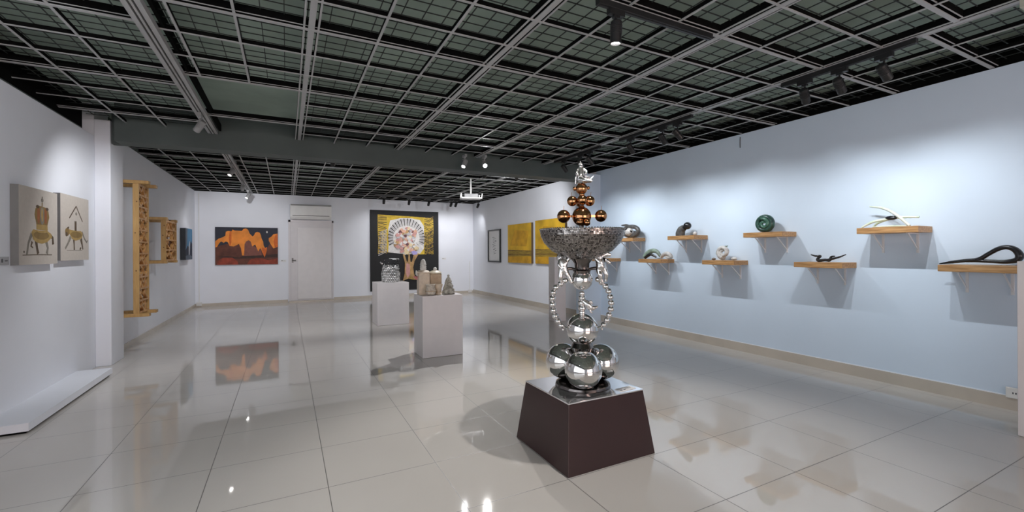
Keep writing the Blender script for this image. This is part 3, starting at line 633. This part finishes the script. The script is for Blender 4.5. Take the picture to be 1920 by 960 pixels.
lb = MB().prism([(0, 0), (.14, 0), (.14, .064), (0, .064)], leftwall(4.655, 1.193), .0005, .008)
lb.prism(circ(.045, .034, .014, .016), leftwall(4.655, 1.193), .008, .0088, 1).prism([(.08, .028), (.12, .028), (.12, .038), (.08, .038)], leftwall(4.655, 1.193), .008, .0086, 1)
tag(obj('label_card', lb, [mat('grey_card', (.42, .42, .44), .6, var=.03), M_INK]), 'small grey label plate on the left wall beside the crown canvas', 'label')
# blue painting at the far end of the left wall
pb = [P('sky_blue', (.06, .19, .33)), P('deep_blue', (.012, .025, .05)), P('pale', (.45, .48, .52)), P('slate', (.09, .12, .16))]
Cc = [(FULL, 1), ([(0, 0), (1, 0), (1, .52), (.75, .60), (.6, .38), (.3, .45), (0, .30)], 2), ([(0, .30), (.2, .52), (.3, 1), (0, 1)], 4), (stroke([(.5, .1), (.55, .4), (.62, .6)], [.05, .09, .03]), 3), ([(0, 0), (1, 0), (1, .10), (.5, .16), (0, .12)], 4)]
canvas('painting', 'small blue and black painting near the far corner of the left wall', 'painting', leftwall(10.95, 1.135), .70, .65, .09, mat('dark_canvas_edge', (.04, .045, .055), .7, var=.1), Cc, pb)
# orange cloud painting on the far wall
def farwall(x0, z0): return lambda u, v, o: (x0 + u, YF - o, z0 + v)
def U(l): return [((x - 100) / 1230, 1 - (y - 120) / 740) for x, y in l]
po = [P('night', (.022, .024, .038)), P('orange', (.80, .255, .035), var=.16, scale=5), P('maroon_brown', (.115, .036, .022), var=.3, scale=6), P('plum', (.21, .075, .055)), P('brick', (.27, .045, .022), var=.3, scale=9), P('deep_orange', (.62, .13, .018)), P('moon', (.55, .52, .48)), P('black_brown', (.045, .022, .016))]
O = [(FULL, 1), (U([(100, 500), (660, 380), (770, 375), (800, 480), (1040, 530), (1100, 560), (1160, 450), (1330, 540), (1330, 880), (100, 880)]), 3),
     (U([(660, 420), (700, 380), (775, 375), (810, 480), (900, 530), (990, 560), (1000, 680), (900, 690), (640, 690)]), 4), (U([(120, 700), (340, 690), (560, 720), (620, 690), (1000, 680), (1330, 650), (1330, 720), (700, 740), (480, 740)]), 8),
     (U([(100, 400), (160, 350), (240, 320), (290, 290), (300, 210), (340, 195), (410, 200), (430, 165), (470, 185), (580, 190), (610, 190), (640, 150), (690, 140), (730, 165), (760, 240), (820, 300), (850, 270), (870, 225), (910, 205), (960, 220), (985, 270), (1000, 340), (1030, 400), (1040, 480), (1070, 530), (1110, 510), (1100, 590), (1060, 720), (1010, 620), (985, 545), (960, 545), (930, 600), (900, 530), (870, 460), (810, 500), (780, 400), (740, 375), (690, 400), (660, 450), (650, 680), (610, 680), (590, 540), (550, 450), (450, 500), (370, 490), (340, 420), (300, 400), (260, 430), (210, 400), (180, 430), (130, 510), (100, 520)]), 2),
     (U([(375, 200), (410, 205), (405, 420), (385, 480), (370, 480), (355, 330)]), 6), (U([(1000, 520), (1070, 535), (1105, 515), (1098, 590), (1060, 715), (1015, 630)]), 6),
     (U([(1145, 330), (1200, 300), (1240, 250), (1330, 235), (1330, 510), (1240, 540), (1180, 450), (1145, 380)]), 2), (U([(1280, 270), (1330, 240), (1330, 510), (1270, 525), (1240, 400)]), 6),
     (U([(130, 870), (140, 780), (250, 720), (420, 720), (520, 790), (540, 870)]), 5), (U([(700, 870), (760, 770), (880, 730), (1000, 740), (1130, 780), (1330, 740), (1330, 870)]), 5), (circ(.82, .88, .014, .03, 10), 7)]
canvas('painting', 'orange cloud painting under a night sky on the far wall', 'painting', farwall(-1.515, .984), 1.312, .906, .045, mat('black_canvas_edge', (.02, .02, .025), .7, var=.1), O, po)
# yellow tree painting, black ground
def V(l): return [((x - 158) / 617, 1 - (y - 125) / 720) for x, y in l]
pt = [P('soot', (.008, .008, .009)), P('yellow', (.60, .41, .035), var=.2, scale=9), P('white', (.62, .60, .58)), P('ink', (.02, .018, .02)), P('peach', (.62, .36, .26)), P('rose', (.52, .27, .25)), P('cream', (.66, .53, .32)), P('lilac', (.33, .30, .56)), P('bark', (.40, .24, .10), var=.3, scale=10), P('wine', (.12, .045, .055)), P('ochre', (.30, .19, .05)), P('mist', (.42, .40, .42))]
K = [(FULL, 1), (V([(222, 165), (330, 168), (480, 172), (620, 178), (725, 185), (728, 300), (722, 420), (728, 520), (560, 522), (420, 512), (300, 500), (222, 512), (226, 420), (222, 300)]), 2),
     (V([(310, 500), (318, 400), (312, 290), (330, 215), (420, 192), (520, 190), (600, 205), (636, 260), (640, 380), (634, 470), (600, 515), (480, 520), (400, 512)]), 3)]
for i in range(26):                                                   # black curling stripes on the yellow sides
    yv = 178 + i * 13.2
    for xs, dr in (((226, 300), 1), ((640, 726), -1)):
        x0, x1 = xs; b = 8 * sin(i * .7)
        K.append((stroke(V([(x0, yv + b), ((x0 + x1) / 2, yv + 9 - dr * 6), (x1, yv - b + dr * 8)]), .0042), 4 if i % 3 else 11))
        if i > 9: K.append((stroke(V([(x0, yv + 22), ((x0 + x1) / 2, yv + 4), (x1, yv - 14)]), .0032), 3 if dr > 0 else 4))
for i in range(44):                                                   # radiating rays
    a = pi * (-.12 + 1.24 * i / 43); ca, sa = cos(a), sin(a)
    K.append((stroke(V([(475 + 120 * ca, 370 - 110 * sa), (475 + 166 * ca, 370 - 176 * sa)]), [.002, .0065]), 4 if i % 2 else 12))
rr = random.Random(3)
for i in range(120):                                                  # leaves of the crown
    a, q = rr.uniform(0, 2 * pi), rr.random() ** .6
    cx, cy = 478 + 112 * q * cos(a), 395 + 118 * q * sin(a)
    K.append((V([(cx + rr.uniform(8, 24) * cos(2 * pi * k / 7 + .3), cy + rr.uniform(8, 22) * sin(2 * pi * k / 7 + .3)) for k in range(7)]), rr.choice([5, 6, 5, 6, 7, 3, 3, 10, 12, 5, 9])))
K += [(V([(440, 760), (455, 690), (458, 600), (440, 525), (452, 515), (475, 585), (484, 590), (490, 520), (502, 520), (508, 590), (520, 590), (540, 520), (585, 512), (545, 585), (532, 640), (540, 700), (562, 755), (520, 750), (490, 740)]), 9), (V([(470, 600), (500, 610), (505, 700), (480, 735), (465, 690)]), 6), (V([(480, 740), (520, 720), (550, 756), (520, 750)]), 11),
      (V([(515, 495), (545, 485), (572, 500), (570, 522), (530, 526)]), 8), (V([(540, 460), (565, 445), (590, 462), (575, 480), (548, 478)]), 7), (V([(448, 495), (470, 480), (495, 495), (488, 522), (460, 520)]), 7)]
canvas('painting', 'large black painting of a tree in a yellow square of rays', 'painting', farwall(2.04, .185), 1.94, 2.25, .05, mat('soot_edge', (.01, .01, .012), .8, var=.1), K, pt)
for x0, lab in ((-.14, 'tiny white label card right of the orange cloud painting'), (4.10, 'tiny white label card right of the tree painting')):
    f = farwall(x0, 1.03); tag(obj('label_card', MB().prism([(0, 0), (.12, 0), (.12, .06), (0, .06)], f, .0005, .006).prism([(.012, .030), (.05, .030), (.05, .044), (.012, .044)], f, .006, .0066, 1).prism([(.06, .032), (.10, .032), (.10, .036), (.06, .036)], f, .006, .0066, 1), [M_CARD, M_INK]), lab, 'label')
# right wall: two yellow canvases, one framed drawing
def rightwall(y1, z0): return lambda u, v, o: (XR - o, y1 - u, z0 + v)
py = [P('mustard', (.62, .37, .022), var=.22, scale=3), P('olive_band', (.30, .20, .03), var=.35, scale=10, stretch=(1, .6, 8)), P('amber', (.56, .30, .016), var=.2, scale=5), P('band_brown', (.16, .085, .025), var=.3)]
Y1 = [(FULL, 1), ([(0, .16), (1, .18), (1, .30), (0, .32)], 2), ([(0, 0), (1, 0), (1, .17), (0, .16)], 3), ([(0, .315), (.5, .31), (1, .30), (1, .315), (0, .335)], 4), ([(0, .205), (.4, .215), (1, .205), (1, .225), (0, .23)], 4), ([(.1, .45), (.8, .42), (.9, .8), (.3, .85)], 3)]
canvas('painting', 'golden yellow canvas with a dark band, the far one beside the framed drawing', 'painting', rightwall(10.05, .985), 1.21, .955, .055, mat('brown_canvas_edge', (.10, .06, .03), .7, var=.1), Y1, py)
canvas('painting', 'golden yellow canvas half hidden by the glittering bowl', 'painting', rightwall(8.66, .99), 1.21, .975, .055, mat('brown_edge', (.10, .06, .03), .7, var=.1), Y1, py)
t = thing('framed_drawing', 'narrow black framed ink drawing on white paper, right wall far end', 'drawing', (XR, 10.96, .975))
g = lambda u, v, o: (-o, .40 - u, v)
fr = MB()
for a, b, c_, d in ((0, .8, 0, .035), (0, .8, .86, .895), (0, .045, .035, .86), (.755, .8, .035, .86)): fr.prism([(a, c_), (b, c_), (b, d), (a, d)], g, .001, .04)
obj('frame', fr, M_BLK, t)
sk = MB().prism([(.045, .035), (.755, .035), (.755, .86), (.045, .86)], g, .001, .018)
for i in range(26):
    v = .22 + i * .018; u = .40 + .07 * sin(i * 1.7) + .03 * sin(i * .4); sk.prism([(u - .05, v), (u + .03 + .04 * cos(i), v + .012), (u + .05, v + .02), (u - .02, v + .016)], g, .018, .0185, 1)
obj('paper', sk, [M_CARD, M_INK], t, label='white paper with grey ink scribble')

# ------------------------------------------------------------------ carved wooden screens on the left wall
M_HOLESHADE = wood_mat('carved_hole_shade', (.17, .065, .025), (.09, .035, .015), (5, 5, 3))  # dark brown that paints the shade inside the carved holes
def carved(label, y0, y1, z0, z1, xf, rows, cols, px_out, seed, peg_far=True):
    t = thing('carved_screen', label, 'wood carving', (XL, y0, z0)); w, h = y1 - y0, z1 - z0; x = xf - XL; q = random.Random(seed)
    obj('near_plank', MB().box(x - .06, x, 0, .022, 0, h), M_PINE, t, bevel=.003)
    obj('far_plank', MB().box(x - .06, x, w - .022, w, 0, h), M_PINE, t, bevel=.003)
    for nm, zz in (('top_board', h - .004), ('bottom_board', -.036)):
        for ya, ext in ((-.012, px_out), (w - .075, px_out * .9)):
            obj(nm, MB().box(.001, x + ext, ya, ya + .09, zz, zz + .04), M_PINE, t, bevel=.004)
    mb = MB()
    for i in range(rows + 1): mb.box(x - .045, x - .004, .022, w - .022, min(h - .026, i * h / rows), min(h - .004, i * h / rows + .022))
    ch, cw = h / rows, (w - .044) / cols
    def rib(pts, wd):
        pg = stroke(pts, wd); n = len(pg) // 2; out = []
        for k in range(n - 1):
            a, b, c, d = pg[k], pg[k + 1], pg[len(pg) - 2 - k], pg[len(pg) - 1 - k]
            mb.prism([a, b, c, d], lambda u, v, o: (o, u, v), x - .042, x - .006)
    for i in range(rows):
        for j in range(cols):
            cy, cz = .022 + cw * (j + .5), ch * (i + .5) + .011; s1 = q.choice((-1, 1)); k = q.randint(0, 3); a, b = cw * .52, ch * .52
            if k == 0: P5 = [(cy - s1 * a, cz - b), (cy - s1 * a * .2, cz - b * .45), (cy + s1 * a * .3, cz + b * .1), (cy - s1 * a * .1, cz + b * .5), (cy + s1 * a * .6, cz + b)]
            elif k == 1: P5 = [(cy + a * .7 * cos(u), cz + b * .75 * sin(u)) for u in [s1 * (.3 + m * .75) for m in range(8)]]
            elif k == 2: P5 = [(cy - a, cz + s1 * b * .6), (cy - a * .4, cz - s1 * b * .2), (cy + a * .2, cz + s1 * b * .3), (cy + a, cz - s1 * b * .7)]
            else: P5 = [(cy - s1 * a * .6, cz - b), (cy, cz + b * .2), (cy + s1 * a * .6, cz - b)]
            rib(P5, .013); rib([(cy + s1 * a * .2, cz + b), (cy + s1 * a * .55, cz + b * .3), (cy + s1 * a, cz + b * .05)], .011)
    obj('carved_panel', mb, M_CARVE, t)
    b2, mb = mb, MB()
    def rib2(pts, wd):
        pg = stroke(pts, wd); n = len(pg) // 2
        for k in range(n - 1): mb.prism([pg[k], pg[k + 1], pg[len(pg) - 2 - k], pg[len(pg) - 1 - k]], lambda u, v, o: (o, u, v), x - .0575, x - .044)
    for i in range(rows):
        for j in range(cols):
            cy, cz = .022 + cw * (j + .5), ch * (i + .5) + .011; s1 = q.choice((-1, 1)); a, b = cw * .5, ch * .5
            rib2([(cy - s1 * a, cz - b), (cy - s1 * a * .1, cz - b * .1), (cy + s1 * a, cz + b)], .030); rib2([(cy - s1 * a, cz + b * .7), (cy - s1 * a * .2, cz + b * .5), (cy + s1 * a * .1, cz + b)], .022)
    obj('hole_shade_lattice', mb, M_HOLESHADE, t, label='added dark brown lattice for the shade inside the holes')  # second rib layer added to darken the openings of the screen
    kn = MB()
    for f in (.33, .62, .86): kn.cyl((x - .03 + .01 * sin(f * 9), .001, h * f), (x - .03 + .01 * sin(f * 9), -.0008, h * f), .008, n=12)
    obj('knot', kn, mat('knot_brown', (.14, .06, .02), .5, var=.2), t, label='dark knots')
carved('tall narrow carved wooden screen standing off the left wall', 6.985, 7.44, .52, 2.15, -1.64, 11, 2, .10, 5)
carved('shorter carved wooden screen farther along the left wall', 8.08, 8.79, 1.16, 1.77, -1.585, 4, 2, .01, 9)

# ------------------------------------------------------------------ door, air conditioner, projector, small fittings
dr = struct('door_1', MB().box(.085, 1.065, YF - .03, YF - .001, .036, 2.05), M_DOOR, bevel=.003)
obj('door_panel', MB().box(.245, 1.035, YF - .042, YF - .03, .07, 1.91), M_DOORP, dr, bevel=.004)
obj('door_handle', MB().cyl((.13, YF - .03, 1.07), (.13, YF - .06, 1.07), .014, n=14).cyl((.118, YF - .062, 1.07), (.205, YF - .062, 1.07), .011, n=12).box(.112, .148, YF - .036, YF - .03, 1.01, 1.13), mat('handle_steel', (.12, .12, .12), .35, 1.0, var=.1), dr)
struct('trim_%d' % (tn[0] + 1), MB().box(.035, .084, YF - .035, YF, .036, 2.10).box(1.066, 1.10, YF - .035, YF, .036, 2.10).box(.035, 1.10, YF - .035, YF, 2.051, 2.10), M_DOOR); tn[0] += 1
ac = thing('air_conditioner', 'white wall air conditioner above the door', 'air conditioner', (.56, YF, 2.12))
obj('housing', MB().prism([(0, 0), (.17, .0), (.215, .06), (.22, .34), (.19, .37), (0, .37)], lambda u, v, o: (o, -u - .001, v), -.48, .48), M_PLAST, ac, bevel=.006)
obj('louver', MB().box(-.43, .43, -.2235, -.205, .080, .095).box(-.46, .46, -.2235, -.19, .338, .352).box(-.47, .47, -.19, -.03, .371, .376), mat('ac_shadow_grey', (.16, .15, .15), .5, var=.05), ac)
obj('front_panel', MB().box(-.46, .46, -.226, -.220, .10, .335), M_PLAST, ac, bevel=.002)
pj = thing('projector_mount', 'white projector hanging from a pole below the ceiling beyond the beam', 'projector', (3.33, 8.3, 2.35), R(-12))
obj('pole', MB().cyl((0, 0, .06), (0, 0, .60), .016, n=14), M_PLAST, pj, smooth=True)
obj('tray', MB().box(-.21, .21, -.13, .13, -.012, .012), M_PLAST, pj, bevel=.004)
br_ = MB()
for s_ in (-1, 1): br_.bar((s_ * .20, -.1, .0), (s_ * .215, -.1, .09), .016, .03).bar((s_ * .20, .1, .0), (s_ * .19, .1, .09), .016, .03)
obj('side_bracket', br_, M_PLAST, pj)
obj('projector_body', MB().box(-.15, .13, -.11, .11, .014, .085), mat('projector_grey', (.20, .20, .20), .5, var=.1), pj, bevel=.006)
def conduit(label, p0, p1, box):
    t = thing('cable_conduit', label, 'cable conduit', p1)
    v = Vector(p0) - Vector(p1)
    obj('conduit', MB().box(-.008, .008, -.012 if box else -.004, 0, 0, v.z), M_PLAST if box else M_BLK, t)
    if box: obj('outlet_box', MB().box(-.055, .055, -.035, -.0005, -.085, 0), mat('box_white', (.66, .65, .63), .5, var=.04), t, bevel=.004)
conduit('thin cable conduit with an outlet box on the far wall, left corner', (-1.84, YF, 2.68), (-1.84, YF, .11), True)
conduit('thin cable conduit with an outlet box on the far wall, right end', (4.98, YF, .97), (4.98, YF, .10), True)
tag(obj('wire_end', MB().tube([(XR - .006, 3.6, 2.70), (XR - .010, 3.6, 2.64), (XR - .006, 3.602, 2.565)], .004, n=8), M_BLK, smooth=True), 'short black wire hanging at the top of the right wall', 'wire')
t = thing('wall_outlet', 'white wall socket on the skirting of the right wall by the cut pedestal', 'socket', (XR, 1.262, .135))
obj('plate', MB().box(-.014, -.0125, -.05, .05, -.04, .045).box(-.022, -.0125, -.045, .045, -.035, .04), M_PLAST, t, bevel=.002)
obj('socket_hole', MB().box(-.0232, -.022, -.012, -.004, -.004, .010).box(-.0232, -.022, .004, .012, -.004, .010), M_INK, t)

# ------------------------------------------------------------------ world, camera, view
w = bpy.data.worlds.new('world'); sc.world = w; w.use_nodes = True
w.node_tree.nodes['Background'].inputs[0].default_value = (.6, .65, .7, 1); w.node_tree.nodes['Background'].inputs[1].default_value = .02
cam = bpy.data.cameras.new('camera'); co = bpy.data.objects.new('camera', cam); COL.objects.link(co)
co.matrix_world = Matrix.Translation((0, 0, 1.28)) @ Matrix.Rotation(R(-27.186), 4, 'Z') @ Matrix.Rotation(R(90), 4, 'X') @ Matrix.Rotation(R(-.319), 4, 'Z')
cam.sensor_width = 36; cam.lens = 821.8 / 1920 * 36; cam.shift_y = -9.53 / 1920; cam.clip_start = .05
sc.camera = co
sc.view_settings.view_transform = 'Standard'; sc.view_settings.look = 'None'; sc.view_settings.gamma = 1; sc.view_settings.exposure = 0.52
sc.view_settings.use_curve_mapping = False
sc.cycles.use_denoising = True
sc.cycles.max_bounces = 10; sc.cycles.diffuse_bounces = 5; sc.cycles.glossy_bounces = 6; sc.cycles.sample_clamp_indirect = 6
